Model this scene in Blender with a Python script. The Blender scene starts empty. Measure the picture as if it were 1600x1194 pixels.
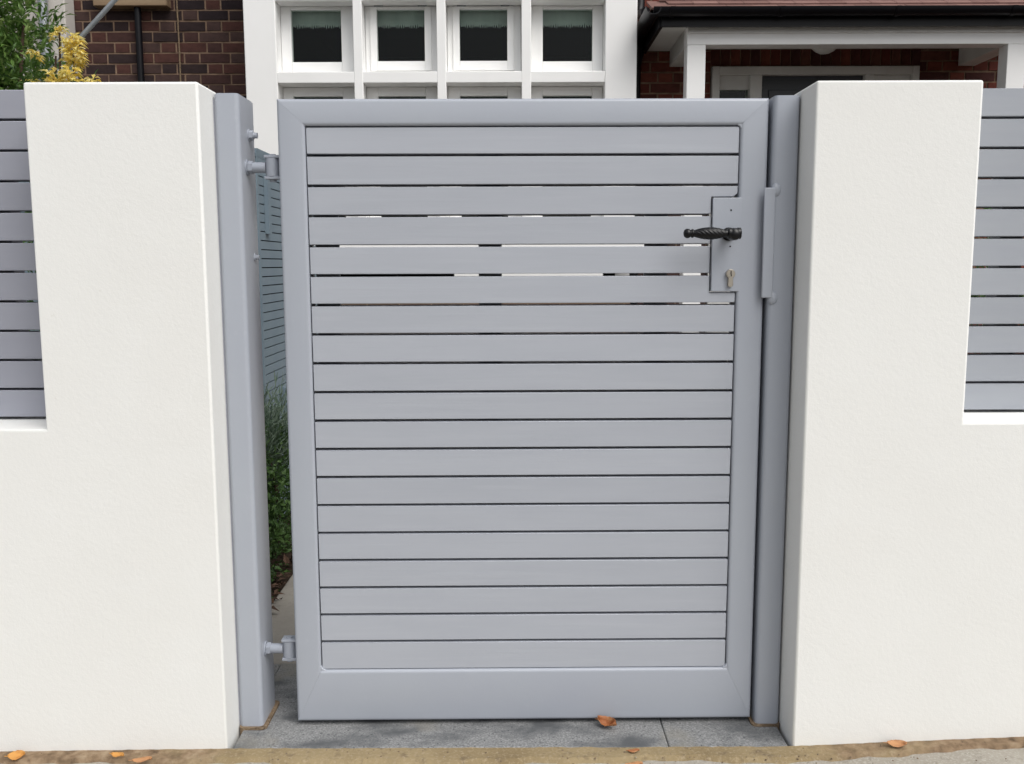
import bpy, bmesh, math, random
from math import sin, cos, pi, radians
from mathutils import Vector, Matrix
random.seed(7)
S = bpy.context.scene
COL = S.collection

# ------------------------------------------------------------------ camera
EYE = 0.95
cam = bpy.data.objects.new('camera', bpy.data.cameras.new('camera')); COL.objects.link(cam)
cam.data.sensor_width = 36.0
cam.data.lens = 1450.0 / 1600.0 * 36.0
cam.data.clip_start = 0.02; cam.data.clip_end = 600
cam.matrix_world = (Matrix.Translation((0, 0, EYE)) @ Matrix.Rotation(radians(90 - 7.27), 4, 'X')
                    @ Matrix.Rotation(radians(-0.19), 4, 'Z'))
S.camera = cam
# ------------------------------------------------------------------ overcast sky, soft sun, exposure
SUN_EL, SUN_AZ = radians(52), radians(140)        # azimuth clockwise from +Y (the view direction)
w = bpy.data.worlds.new('World'); S.world = w; w.use_nodes = True
nt = w.node_tree; nt.nodes.clear()
wo = nt.nodes.new('ShaderNodeOutputWorld'); bg = nt.nodes.new('ShaderNodeBackground')
sk = nt.nodes.new('ShaderNodeTexSky'); sk.sky_type = 'NISHITA'; sk.sun_disc = False
sk.sun_elevation = SUN_EL; sk.sun_rotation = SUN_AZ
sk.air_density = 1.0; sk.dust_density = 4.0; sk.ozone_density = 1.0
hs = nt.nodes.new('ShaderNodeHueSaturation'); hs.inputs['Saturation'].default_value = 0.25
nt.links.new(sk.outputs[0], hs.inputs['Color']); nt.links.new(hs.outputs[0], bg.inputs[0])
bg.inputs[1].default_value = 0.12
nt.links.new(bg.outputs[0], wo.inputs[0])
sl = bpy.data.lights.new('sun', 'SUN'); sl.energy = 1.3; sl.angle = radians(50); sl.color = (1.0, 0.975, 0.935)
so = bpy.data.objects.new('sun', sl); COL.objects.link(so)
to_sun = Vector((sin(SUN_AZ) * cos(SUN_EL), cos(SUN_AZ) * cos(SUN_EL), sin(SUN_EL)))
so.rotation_euler = to_sun.to_track_quat('Z', 'Y').to_euler(); so.location = to_sun * 20
S.view_settings.view_transform = 'Standard'; S.view_settings.look = 'None'
S.view_settings.gamma = 1.0; S.view_settings.use_curve_mapping = False
S.view_settings.exposure = 0.33

# ------------------------------------------------------------------ materials
def mat(name, col, rough=0.6, spec=0.5, metal=0.0, noise=None, bump=None, rnd=None, coat=0.0):
    """noise: list of (scale, amount, xyz-stretch, colour2) ; bump: list of (scale, strength, dist, stretch)"""
    m = bpy.data.materials.new(name); m.use_nodes = True
    n = m.node_tree.nodes; L = m.node_tree.links
    b = n['Principled BSDF']
    b.inputs['Base Color'].default_value = (*col, 1); b.inputs['Roughness'].default_value = rough
    b.inputs['Specular IOR Level'].default_value = spec; b.inputs['Metallic'].default_value = metal
    b.inputs['Coat Weight'].default_value = coat
    tc = n.new('ShaderNodeTexCoord')
    def tex(scale, stretch, detail=3, rough_=0.6):
        mp = n.new('ShaderNodeMapping'); mp.inputs['Scale'].default_value = stretch
        L.new(tc.outputs['Object'], mp.inputs['Vector'])
        t = n.new('ShaderNodeTexNoise'); t.inputs['Scale'].default_value = scale
        t.inputs['Detail'].default_value = detail; t.inputs['Roughness'].default_value = rough_
        L.new(mp.outputs[0], t.inputs['Vector']); return t
    cur = None
    def start():
        r = n.new('ShaderNodeRGB'); r.outputs[0].default_value = (*col, 1); return r.outputs[0]
    if noise:
        cur = start()
        for (sc, lo, hi, st, c2) in noise:
            t = tex(sc, st)
            mr = n.new('ShaderNodeMapRange'); mr.inputs[1].default_value = lo; mr.inputs[2].default_value = hi
            L.new(t.outputs[0], mr.inputs[0])
            mx = n.new('ShaderNodeMix'); mx.data_type = 'RGBA'
            L.new(mr.outputs[0], mx.inputs[0]); L.new(cur, mx.inputs[6]); mx.inputs[7].default_value = (*c2, 1)
            cur = mx.outputs[2]
    if rnd:
        if cur is None: cur = start()
        g = n.new('ShaderNodeNewGeometry'); cr = n.new('ShaderNodeValToRGB')
        els = cr.color_ramp.elements
        els[0].position = 0; els[0].color = (*rnd[0], 1); els[1].position = 1; els[1].color = (*rnd[-1], 1)
        for i, c in enumerate(rnd[1:-1]):
            e = els.new((i + 1) / (len(rnd) - 1)); e.color = (*c, 1)
        L.new(g.outputs['Random Per Island'], cr.inputs[0])
        cur = cr.outputs[0]
    if cur is not None: L.new(cur, b.inputs['Base Color'])
    if bump:
        prev = None
        for (sc, stg, dist, st) in bump:
            t = tex(sc, st, 3, 0.55)
            bp = n.new('ShaderNodeBump'); bp.inputs['Strength'].default_value = stg; bp.inputs['Distance'].default_value = dist
            L.new(t.outputs[0], bp.inputs['Height'])
            if prev: L.new(prev, bp.inputs['Normal'])
            prev = bp.outputs[0]
        L.new(prev, b.inputs['Normal'])
    return m
U = (1, 1, 1)
GREY = (0.378, 0.405, 0.452)
M = {}
M['metal'] = mat('grey_gate_paint', GREY, 0.33, 0.5,
                 noise=[(3, .35, .75, U, (0.36, 0.385, 0.44)), (60, .62, .8, U, (0.39, 0.415, 0.465))],
                 bump=[(45, .12, .002, U), (350, .08, .0006, U)])
M['hinge'] = mat('grey_hinge_shaded', (0.31, 0.335, 0.385), 0.4, 0.4, bump=[(45, .12, .002, U)])  # gate grey made darker and bluer: shade on the hinges put into colour
M['slat'] = mat('grey_slat_paint', (0.402, 0.424, 0.470), 0.5, 0.4,
                noise=[(4, .35, .7, (1, 1, 6), (0.382, 0.404, 0.450)), (30, .55, .8, (.12, 1, 3), (0.416, 0.438, 0.482))],
                bump=[(90, .25, .0012, (.05, 1, 1.2)), (400, .12, .0005, (.2, 1, 1))])
M['fence'] = mat('grey_fence_paint', (0.315, 0.325, 0.375), 0.55, 0.35,
                 noise=[(4, .35, .7, (1, 1, 6), (0.30, 0.31, 0.36))], bump=[(90, .2, .001, (.05, 1, 1.2))])
M['fence_r'] = mat('grey_fence_paint_cool', (0.345, 0.365, 0.40), 0.55, 0.35,
                 noise=[(4, .35, .7, (1, 1, 6), (0.325, 0.345, 0.385))], bump=[(90, .2, .001, (.05, 1, 1.2))])
M['blue'] = mat('blue_grey_store_paint', (0.155, 0.205, 0.245), 0.6, 0.3, noise=[(6, .35, .7, U, (0.18, 0.23, 0.265))])
M['render'] = mat('white_render', (0.81, 0.815, 0.795), 0.85, 0.2,
                  noise=[(1.3, .35, .7, U, (0.785, 0.785, 0.76)), (9, .5, .85, U, (0.81, 0.815, 0.797)), (40, .72, .8, U, (0.74, 0.735, 0.70))],
                  bump=[(5, .06, .02, U), (150, .16, .0022, U), (420, .16, .001, U)])
M['white'] = mat('white_paint', (0.90, 0.90, 0.89), 0.45, 0.4, noise=[(2, .4, .8, U, (0.85, 0.85, 0.835))],
                 bump=[(30, .06, .002, U)])
M['white_grey'] = mat('greyish_white_paint', (0.66, 0.66, 0.64), 0.6, 0.3, noise=[(5, .4, .8, U, (0.56, 0.56, 0.54))])  # greyer white for bay roof, door frame, porch side beams, ceiling and soffit
M['pale'] = mat('pale_beige_render', (0.56, 0.53, 0.49), 0.85, 0.2, noise=[(4, .35, .7, U, (0.48, 0.45, 0.42))], bump=[(80, .3, .004, U)])
M['black'] = mat('black_iron', (0.003, 0.003, 0.004), 0.30, 0.35, bump=[(220, .15, .0006, U)])
M['plastic'] = mat('black_plastic', (0.004, 0.004, 0.006), 0.4, 0.25)
M['brass'] = mat('nickel_brass', (0.44, 0.40, 0.34), 0.42, 0.5, 0.85, bump=[(500, .2, .0004, U)])
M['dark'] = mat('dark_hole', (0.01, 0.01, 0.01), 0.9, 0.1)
M['room'] = mat('room_shade_black', (0.012, 0.012, 0.014), 0.9, 0.1)  # near-black colour carries the dimness of the unlit interior
M['blind'] = mat('grey_green_blind', (0.66, 0.72, 0.68), 0.9, 0.1, noise=[(14, .4, .7, (1, 1, .2), (0.55, 0.62, 0.58))])
M['galv'] = mat('galvanised_steel', (0.36, 0.38, 0.40), 0.45, 0.5, 0.6, noise=[(20, .4, .7, U, (0.28, 0.30, 0.32))])
M['mortar'] = mat('tan_mortar', (0.30, 0.205, 0.142), 0.95, 0.1, noise=[(8, .35, .65, U, (0.15, 0.10, 0.072)), (40, .5, .75, U, (0.20, 0.14, 0.10))], bump=[(200, .4, .003, U)])
M['wood'] = mat('weathered_timber', (0.30, 0.22, 0.14), 0.8, 0.2, noise=[(12, .35, .7, (.1, 1, 1), (0.20, 0.13, 0.08))], bump=[(60, .3, .003, (.1, 1, 1))])
M['tile'] = mat('clay_roof_tile', (0.21, 0.118, 0.102), 0.85, 0.2, noise=[(9, .35, .7, U, (0.15, 0.088, 0.078))], bump=[(120, .4, .003, U)])
M['tile2'] = mat('clay_roof_tile_pink', (0.26, 0.155, 0.135), 0.85, 0.2, noise=[(9, .35, .7, U, (0.19, 0.108, 0.095))], bump=[(120, .4, .003, U)])
M['door'] = mat('charcoal_door_paint', (0.022, 0.026, 0.034), 0.35, 0.5)
M['granite'] = mat('dark_grey_granite', (0.185, 0.19, 0.19), 0.75, 0.3,
                   noise=[(260, .45, .62, U, (0.30, 0.30, 0.30)), (170, .58, .7, U, (0.06, 0.063, 0.068)),
                          (7, .48, .66, (1, 1.6, 1), (0.095, 0.10, 0.105)), (5, .60, .75, U, (0.24, 0.225, 0.19))],
                   bump=[(300, .35, .0015, U)])
M['path'] = mat('sandy_path_concrete', (0.36, 0.335, 0.295), 0.9, 0.2,
                noise=[(120, .45, .7, U, (0.30, 0.28, 0.25)), (5, .4, .7, U, (0.28, 0.26, 0.23))], bump=[(200, .4, .002, U)])
M['strip_dirt'] = mat('brown_dirt_strip', (0.235, 0.17, 0.11), 0.95, 0.1,
                 noise=[(9, .42, .68, U, (0.17, 0.125, 0.085)), (45, .55, .75, U, (0.09, 0.065, 0.045)),
                        (160, .5, .75, U, (0.33, 0.25, 0.17))],
                 bump=[(40, .4, .008, U), (200, .5, .004, U)])
M['strip'] = mat('sandy_mortar_strip', (0.30, 0.235, 0.135), 0.95, 0.1,
                 noise=[(6, .42, .68, (1, .5, 1), (0.225, 0.17, 0.095)), (38, .56, .75, U, (0.17, 0.13, 0.085)),
                        (150, .5, .75, U, (0.36, 0.29, 0.19))],
                 bump=[(30, .3, .006, U), (200, .5, .003, U)])
def dirt_ends(m):        # the mortar is sandier across the step, browner along the walls
    n = m.node_tree.nodes; L = m.node_tree.links; b = n['Principled BSDF']
    src = b.inputs['Base Color'].links[0].from_socket
    tc = n.new('ShaderNodeTexCoord'); sp = n.new('ShaderNodeSeparateXYZ'); L.new(tc.outputs['Object'], sp.inputs[0])
    nz = n.new('ShaderNodeTexNoise'); nz.inputs['Scale'].default_value = 14; L.new(tc.outputs['Object'], nz.inputs['Vector'])
    ab = n.new('ShaderNodeMath'); ab.operation = 'ABSOLUTE'; L.new(sp.outputs[0], ab.inputs[0])
    ad = n.new('ShaderNodeMath'); ad.operation = 'MULTIPLY_ADD'; ad.inputs[1].default_value = .5; L.new(nz.outputs[0], ad.inputs[0]); L.new(ab.outputs[0], ad.inputs[2])
    mr = n.new('ShaderNodeMapRange'); mr.inputs[1].default_value = .80; mr.inputs[2].default_value = .98; L.new(ad.outputs[0], mr.inputs[0])
    n2 = n.new('ShaderNodeTexNoise'); n2.inputs['Scale'].default_value = 45; n2.inputs['Detail'].default_value = 4; L.new(tc.outputs['Object'], n2.inputs['Vector'])
    cr = n.new('ShaderNodeValToRGB'); e = cr.color_ramp.elements; e[0].position = .3; e[0].color = (.10, .07, .045, 1); e[1].position = .72; e[1].color = (.34, .26, .175, 1)
    k = e.new(.52); k.color = (.235, .165, .105, 1); L.new(n2.outputs[0], cr.inputs[0])
    mx = n.new('ShaderNodeMix'); mx.data_type = 'RGBA'; L.new(mr.outputs[0], mx.inputs[0]); L.new(src, mx.inputs[6]); L.new(cr.outputs[0], mx.inputs[7])
    L.new(mx.outputs[2], b.inputs['Base Color'])
dirt_ends(M['strip'])
M['pavement'] = mat('pavement_concrete', (0.35, 0.325, 0.28), 0.92, 0.2,
                    noise=[(4, .4, .7, U, (0.28, 0.255, 0.215)), (40, .55, .8, U, (0.20, 0.18, 0.15)), (220, .48, .7, U, (0.42, 0.40, 0.35))],
                    bump=[(40, .3, .006, U), (250, .5, .003, U)])
M['asphalt'] = mat('asphalt', (0.05, 0.05, 0.052), 0.9, 0.3, noise=[(150, .45, .7, U, (0.075, 0.075, 0.075))], bump=[(200, .5, .004, U)])
M['soil'] = mat('dark_soil', (0.055, 0.038, 0.027), 0.95, 0.1, noise=[(20, .4, .7, U, (0.03, 0.021, 0.016))], bump=[(30, .6, .03, U)])
M['leaf_g'] = mat('green_shrub_leaf', (0.06, 0.12, 0.03), 0.5, 0.35,
                  rnd=[(0.055, 0.115, 0.024), (0.095, 0.185, 0.036), (0.13, 0.235, 0.05), (0.21, 0.29, 0.085), (0.07, 0.145, 0.03), (0.155, 0.26, 0.06)])
M['leaf_d'] = mat('dark_hedge_leaf', (0.03, 0.06, 0.02), 0.5, 0.35,
                  rnd=[(0.032, 0.068, 0.02), (0.06, 0.122, 0.032), (0.10, 0.18, 0.048), (0.045, 0.095, 0.028)])
M['leaf_l'] = mat('lavender_leaf', (0.12, 0.17, 0.12), 0.7, 0.2,
                  rnd=[(0.08, 0.13, 0.09), (0.15, 0.20, 0.145), (0.19, 0.245, 0.19), (0.10, 0.155, 0.10)])
M['petal'] = mat('yellow_petal', (0.60, 0.44, 0.07), 0.6, 0.3,
                 rnd=[(0.84, 0.68, 0.15), (0.92, 0.82, 0.32), (0.93, 0.87, 0.50), (0.80, 0.60, 0.10), (0.92, 0.83, 0.36)])
M['bark'] = mat('bark', (0.10, 0.07, 0.05), 0.9, 0.1, noise=[(30, .4, .7, (1, 1, .2), (0.06, 0.042, 0.03))])
M['leaf_o'] = mat('orange_dead_leaf', (0.55, 0.27, 0.07), 0.65, 0.3, noise=[(60, .45, .7, U, (0.40, 0.16, 0.04))])
M['leaf_t'] = mat('tan_dead_leaf', (0.47, 0.24, 0.11), 0.65, 0.3, noise=[(60, .45, .7, U, (0.36, 0.17, 0.08))])
M['leaf_r'] = mat('rust_dead_leaf', (0.34, 0.13, 0.05), 0.55, 0.35, noise=[(70, .45, .7, U, (0.50, 0.27, 0.12))])
M['leaf_b'] = mat('brown_leaf_litter', (0.15, 0.08, 0.05), 0.8, 0.2,
                  rnd=[(0.07, 0.045, 0.032), (0.14, 0.085, 0.058), (0.10, 0.058, 0.04), (0.05, 0.032, 0.025)])
M['grit'] = mat('grit', (0.15, 0.11, 0.08), 0.9, 0.2, rnd=[(0.06, 0.045, 0.035), (0.22, 0.16, 0.11), (0.12, 0.085, 0.06), (0.34, 0.29, 0.22)])
M['lamp'] = mat('white_lamp_glass', (0.75, 0.75, 0.72), 0.3, 0.5)
BR_L = [(0.066, 0.032, 0.028), (0.036, 0.022, 0.022), (0.085, 0.036, 0.029), (0.026, 0.017, 0.019), (0.072, 0.042, 0.037)]
BR_R = [(0.15, 0.040, 0.028), (0.11, 0.034, 0.026), (0.19, 0.055, 0.036), (0.085, 0.030, 0.026), (0.16, 0.062, 0.045)]
for i, c in enumerate(BR_L): M['brl%d' % i] = mat('dark_brick_%d' % i, c, 0.85, 0.25, noise=[(18, .4, .75, U, tuple(v * .6 for v in c))], bump=[(120, .5, .003, U)])
for i, c in enumerate(BR_R): M['brr%d' % i] = mat('red_brick_%d' % i, c, 0.85, 0.25, noise=[(18, .4, .75, U, tuple(v * .6 for v in c))], bump=[(120, .5, .003, U)])
def translucent(m, k):
    n = m.node_tree.nodes; L = m.node_tree.links; b = n['Principled BSDF']; o = n['Material Output']
    t = n.new('ShaderNodeBsdfTranslucent'); mx = n.new('ShaderNodeMixShader'); mx.inputs[0].default_value = k
    L.new(b.inputs['Base Color'].links[0].from_socket, t.inputs[0])
    L.new(b.outputs[0], mx.inputs[1]); L.new(t.outputs[0], mx.inputs[2]); L.new(mx.outputs[0], o.inputs[0])
for k_ in ('leaf_g', 'leaf_d', 'leaf_l'): translucent(M[k_], .35)
translucent(M['petal'], .5)
def piece_tone(m, lo, hi):      # each slat takes its own slight tone
    n = m.node_tree.nodes; L = m.node_tree.links; b = n['Principled BSDF']
    oi = n.new('ShaderNodeObjectInfo'); mr = n.new('ShaderNodeMapRange'); mr.inputs[3].default_value = lo; mr.inputs[4].default_value = hi
    L.new(oi.outputs['Random'], mr.inputs[0]); h = n.new('ShaderNodeHueSaturation'); L.new(mr.outputs[0], h.inputs['Value'])
    L.new(b.inputs['Base Color'].links[0].from_socket, h.inputs['Color']); L.new(h.outputs[0], b.inputs['Base Color'])
for k_ in ('slat', 'fence', 'fence_r'): piece_tone(M[k_], .965, 1.025)
def brick_tex(name, c1, c2, mort):
    m = bpy.data.materials.new(name); m.use_nodes = True
    n = m.node_tree.nodes; L = m.node_tree.links; b = n['Principled BSDF']; b.inputs['Roughness'].default_value = .9
    tc = n.new('ShaderNodeTexCoord'); sp = n.new('ShaderNodeSeparateXYZ'); cb = n.new('ShaderNodeCombineXYZ')
    L.new(tc.outputs['Object'], sp.inputs[0]); L.new(sp.outputs[0], cb.inputs[0]); L.new(sp.outputs[2], cb.inputs[1])
    t = n.new('ShaderNodeTexBrick'); t.inputs['Color1'].default_value = (*c1, 1); t.inputs['Color2'].default_value = (*c2, 1)
    t.inputs['Mortar'].default_value = (*mort, 1); t.inputs['Scale'].default_value = 1.0
    t.inputs['Mortar Size'].default_value = .005; t.inputs['Brick Width'].default_value = .225; t.inputs['Row Height'].default_value = .075
    L.new(cb.outputs[0], t.inputs['Vector']); L.new(t.outputs[0], b.inputs['Base Color'])
    bp = n.new('ShaderNodeBump'); bp.invert = True; bp.inputs['Distance'].default_value = .006; L.new(t.outputs[1], bp.inputs['Height']); L.new(bp.outputs[0], b.inputs['Normal'])
    return m
M['brick_far'] = brick_tex('dark_brickwork', BR_L[0], BR_L[1], (0.20, 0.145, 0.10))
M['brick_far_r'] = brick_tex('red_brickwork', BR_R[0], BR_R[1], (0.18, 0.13, 0.09))
def glass_mat(name, refl):
    m = bpy.data.materials.new(name); m.use_nodes = True
    n = m.node_tree.nodes; L = m.node_tree.links; n.clear()
    o = n.new('ShaderNodeOutputMaterial'); mx = n.new('ShaderNodeMixShader'); t = n.new('ShaderNodeBsdfTransparent'); g = n.new('ShaderNodeBsdfGlossy')
    t.inputs[0].default_value = (.80, .84, .82, 1); g.inputs['Roughness'].default_value = .03
    mx.inputs[0].default_value = refl
    L.new(t.outputs[0], mx.inputs[1]); L.new(g.outputs[0], mx.inputs[2]); L.new(mx.outputs[0], o.inputs[0]); return m
M['glass'] = glass_mat('window_glass', 0.012)

# ------------------------------------------------------------------ mesh helpers
class MB:
    def __init__(s): s.v = []; s.f = []
    def add(s, v, f):
        o = len(s.v); s.v += [tuple(p) for p in v]; s.f += [tuple(i + o for i in q) for q in f]; return s
    def box(s, x0, x1, y0, y1, z0, z1):
        return s.add([(x0, y0, z0), (x1, y0, z0), (x1, y1, z0), (x0, y1, z0), (x0, y0, z1), (x1, y0, z1), (x1, y1, z1), (x0, y1, z1)],
                     [(0, 3, 2, 1), (4, 5, 6, 7), (0, 1, 5, 4), (1, 2, 6, 5), (2, 3, 7, 6), (3, 0, 4, 7)])
    def prism(s, poly, y0, y1):            # poly: counter-clockwise (x, z) seen from -Y
        n = len(poly)
        v = [(x, y0, z) for x, z in poly] + [(x, y1, z) for x, z in poly]
        f = [tuple(range(n)), tuple(range(2 * n - 1, n - 1, -1))]
        for i in range(n): j = (i + 1) % n; f.append((i, i + n, j + n, j))
        return s.add(v, f)
    def tube(s, pts, r, seg=12, caps=True):
        pts = [Vector(p) for p in pts]; rs = r if isinstance(r, (list, tuple)) else [r] * len(pts)
        v = []; f = []; up = None
        for i, p in enumerate(pts):
            d = (pts[min(i + 1, len(pts) - 1)] - pts[max(i - 1, 0)]).normalized()
            if up is None: up = d.orthogonal().normalized()
            up = (up - d * up.dot(d)).normalized(); sd = d.cross(up)
            for k in range(seg):
                a = 2 * pi * k / seg; v.append(p + (up * cos(a) + sd * sin(a)) * rs[i])
        for i in range(len(pts) - 1):
            for k in range(seg):
                a = i * seg + k; b = i * seg + (k + 1) % seg; f.append((a, b, b + seg, a + seg))
        if caps:
            f.append(tuple(range(seg - 1, -1, -1))); f.append(tuple(range((len(pts) - 1) * seg, len(pts) * seg)))
        return s.add(v, f)
    def sweep(s, prof, axis, a0, a1, sh0=None, sh1=None):
        """prof: closed list of (u, w); axis 'x' -> (t,u,w), 'z' -> (u,w,t); sh: fn(u,w)->offset of the end along the axis"""
        n = len(prof); v = []
        for a, sh in ((a0, sh0), (a1, sh1)):
            for u, q in prof:
                t = a + (sh(u, q) if sh else 0)
                v.append((t, u, q) if axis == 'x' else ((u, q, t) if axis == 'z' else (u, t, q)))
        f = [tuple(range(n - 1, -1, -1)), tuple(range(n, 2 * n))]
        for i in range(n): j = (i + 1) % n; f.append((i, j, j + n, i + n))
        return s.add(v, f)
def rrect(u0, u1, w0, w1, r, k=5):
    p = []
    for cx, cy, a0 in ((u1 - r, w1 - r, 0), (u0 + r, w1 - r, pi / 2), (u0 + r, w0 + r, pi), (u1 - r, w0 + r, 1.5 * pi)):
        for i in range(k + 1):
            a = a0 + pi / 2 * i / k; p.append((cx + r * cos(a), cy + r * sin(a)))
    return p
def mesh_of(name, mb, m, smooth=False):
    me = bpy.data.meshes.new(name); me.from_pydata(mb.v, [], mb.f)
    bm = bmesh.new(); bm.from_mesh(me); bmesh.ops.recalc_face_normals(bm, faces=bm.faces); bm.to_mesh(me); bm.free()
    me.materials.append(m)
    if smooth:
        for p in me.polygons: p.use_smooth = True
        try: me.set_sharp_from_angle(angle=radians(smooth if smooth is not True else 40))
        except Exception: pass
    me.update(); return me
def obj(name, mb, m, parent=None, smooth=False, bevel=0, seg=2, local=False):
    m = M[m] if isinstance(m, str) else m
    if parent is not None and not local:
        l = root_loc(parent); mb.v = [(x - l[0], y - l[1], z - l[2]) for x, y, z in mb.v]
    me = mesh_of(name, mb, m, smooth)
    o = bpy.data.objects.new(name, me); COL.objects.link(o)
    if parent is not None: o.parent = parent
    if bevel:
        b = o.modifiers.new('bevel', 'BEVEL'); b.width = bevel; b.segments = seg; b.limit_method = 'ANGLE'; b.angle_limit = radians(35)
        b.harden_normals = False
        for p in me.polygons: p.use_smooth = True
        me.set_sharp_from_angle(angle=radians(60))
    return o
def root_loc(o):
    l = Vector(o.location)
    while o.parent is not None: o = o.parent; l += Vector(o.location)
    return l
def tag(o, label, cat, group=None):
    o['label'] = label; o['category'] = cat
    if group: o['group'] = group
    return o
def thing(name, label, cat, loc, group=None, rz=0):
    o = bpy.data.objects.new(name, None); COL.objects.link(o); o.location = loc; o.rotation_euler.z = rz
    o.empty_display_size = .1
    return tag(o, label, cat, group)
def struct(name, mb, m, **k):
    o = obj(name, mb, m, **k); o['kind'] = 'structure'; return o
def dome(c, r, h, seg=20, rings=6, down=True):
    mb = MB(); v = []; f = []
    for i in range(rings):
        a = pi / 2 * i / (rings - 1) * .999; rr = r * cos(a); zz = h * sin(a) * (-1 if down else 1)
        for k in range(seg): t = 2 * pi * k / seg; v.append((c[0] + rr * cos(t), c[1] + rr * sin(t), c[2] + zz))
    for i in range(rings - 1):
        for k in range(seg): a = i * seg + k; b = i * seg + (k + 1) % seg; f.append((a, b, b + seg, a + seg))
    f.append(tuple(range(seg))); return mb.add(v, f)

# ------------------------------------------------------------------ ground
def pz(x):                                   # the pavement climbs gently to the right
    x = max(-6, min(6, x))
    if x > .50: return .033 + .040 * (x - .50)
    if x < -.54: return .033 + .010 * (x + .54)
    return .033
def sheet(xs, ys, zf, jit=0):
    mb = MB(); v = []; f = []
    for j, y in enumerate(ys):
        for i, x in enumerate(xs): v.append((x, y, zf(x, y) + (random.uniform(-jit, jit) if jit else 0)))
    n = len(xs)
    for j in range(len(ys) - 1):
        for i in range(n - 1): f.append((j * n + i, j * n + i + 1, (j + 1) * n + i + 1, (j + 1) * n + i))
    return mb.add(v, f)
def lin(a, b, n): return [a + (b - a) * i / (n - 1) for i in range(n)]
struct('ground', MB().box(-150, 150, -150, 150, -.6, -.30), 'soil')
struct('road', MB().box(-60, 60, -12, -1.55, -.30, -.09), 'asphalt')
kerb = thing('kerb', 'x', 'x', (0, -1.5, 0)); del kerb['label']; del kerb['category']; kerb['kind'] = 'structure'
ks = mesh_of('kerb_stone', MB().box(-.45, .45, -.06, .06, -.25, .02), M['pavement'])
for i in range(-6, 7):
    o = bpy.data.objects.new('kerb_stone', ks); COL.objects.link(o); o.parent = kerb; o.location = (i * .91, 0, pz(i * .91) - .033)
pv = struct('pavement', sheet(lin(-6, 6, 241), [-1.44] + lin(-1, 1.66, 30), lambda x, y: pz(x) - .008 - .004 * (1.66 - y)), 'pavement', smooth=True)
def strip(x0, x1, nx, y_back, wfun, m, name, top):
    xs = lin(x0, x1, nx); mb = MB(); v = []; f = []; rows = 5
    ws = [wfun(x) for x in xs]
    for j in range(rows):
        t = j / (rows - 1)
        for i, x in enumerate(xs):
            v.append((x, y_back - ws[i] * t, pz(x) + top * (1 - t ** 2.2) - (.012 if j == rows - 1 else 0) + random.uniform(-.0006, .0006)))
    for j in range(rows - 1):
        for i in range(nx - 1): f.append((j * nx + i, j * nx + i + 1, (j + 1) * nx + i + 1, (j + 1) * nx + i))
    return struct(name, mb.add(v, f), m, smooth=True)
def wob(x, s=0): return .006 * sin(9 * x + s) + .004 * sin(23 * x + 2 * s) + .003 * sin(61 * x + s) + .0015 * sin(140 * x)
def sst(a, b, x): t = max(0, min(1, (x - a) / (b - a))); return t * t * (3 - 2 * t)
strip(-4, 4, 560, 1.671, lambda x: .034 + wob(x, 2) + .014 * sst(.70, .60, abs(x + .02)) + (.010 if -.5 < x < -.1 else 0) * sst(.5, .4, abs(x)), 'strip', 'mortar_strip', .0)
step = thing('doorstep', 'x', 'x', (0, 1.67, 0)); del step['label']; del step['category']; step['kind'] = 'structure'
obj('stone_slab', MB().box(-.536, .2972, 1.669, 2.05, -.06, .034), 'granite', step, bevel=.003)
obj('stone_slab', MB().box(.2985, .526, 1.669, 2.05, -.06, .0335), 'granite', step, bevel=.003)
obj('stone_slab', MB().box(-.662, -.5375, 1.888, 2.05, -.06, .0325), 'granite', step, bevel=.003)
struct('path', MB().box(-.66, .95, 2.054, 7.0, -.2, .030), 'path', bevel=.004)
struct('flower_bed', sheet(lin(-5, -.663, 60), lin(1.9, 7.0, 60), lambda x, y: .022 + .012 * sin(7 * x) * cos(6 * y), .006), 'soil')
struct('front_garden_bed', sheet(lin(.953, 5, 60), lin(1.9, 7.0, 60), lambda x, y: .022 + .012 * sin(7 * x) * cos(6 * y), .006), 'soil')

# ------------------------------------------------------------------ rendered garden walls with gate piers
def wall(name, label, inner, edge, far, ztop, zlow, sgn):
    if sgn < 0: poly = [(inner, -.28), (inner, ztop), (edge, ztop), (edge, zlow), (far, zlow), (far, -.28)]
    else: poly = [(inner, -.28), (far, -.28), (far, zlow), (edge, zlow), (edge, ztop), (inner, ztop)]
    if sgn < 0: poly = poly[::-1]
    o = obj(name, MB().prism(poly, 1.67, 1.885), 'render', bevel=.0045, seg=3)
    return tag(o, label, 'wall')
wall('garden_wall', 'white rendered garden wall and gate pier left of the gate', -.5462, -.8512, -3.6, 1.2668, .652, -1)
wall('garden_wall', 'white rendered garden wall and gate pier right of the gate, beside the latch', .5333, .8248, 3.6, 1.2652, .6595, 1)

# ------------------------------------------------------------------ slatted fence panels on the low walls
def fence(label, x0, x1, ztop, zbot, m):
    t = thing('slatted_fence', label, 'fence', ((x0 + x1) / 2, 1.79, zbot), 'slatted fence panels on the garden walls')
    p = (ztop - zbot) / 11
    for i in range(11):
        a = zbot + i * p
        obj('slat', MB().box(x0, x1, 1.780, 1.818, a + .0045, a + p), m, t, bevel=.0012, seg=1)
    for k in range(4):
        x = x0 + .12 + (x1 - x0 - .28) * k / 3
        obj('upright', MB().box(x, x + .045, 1.8185, 1.86, zbot + .001, ztop - .004), m, t, bevel=.002)
fence('grey slatted fence panel on the white wall left of the gate', -3.5, -.853, 1.2735, .6535, 'fence')
fence('grey slatted fence panel on the white wall right of the gate', .8268, 3.5, 1.2705, .6612, 'fence_r')

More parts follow.
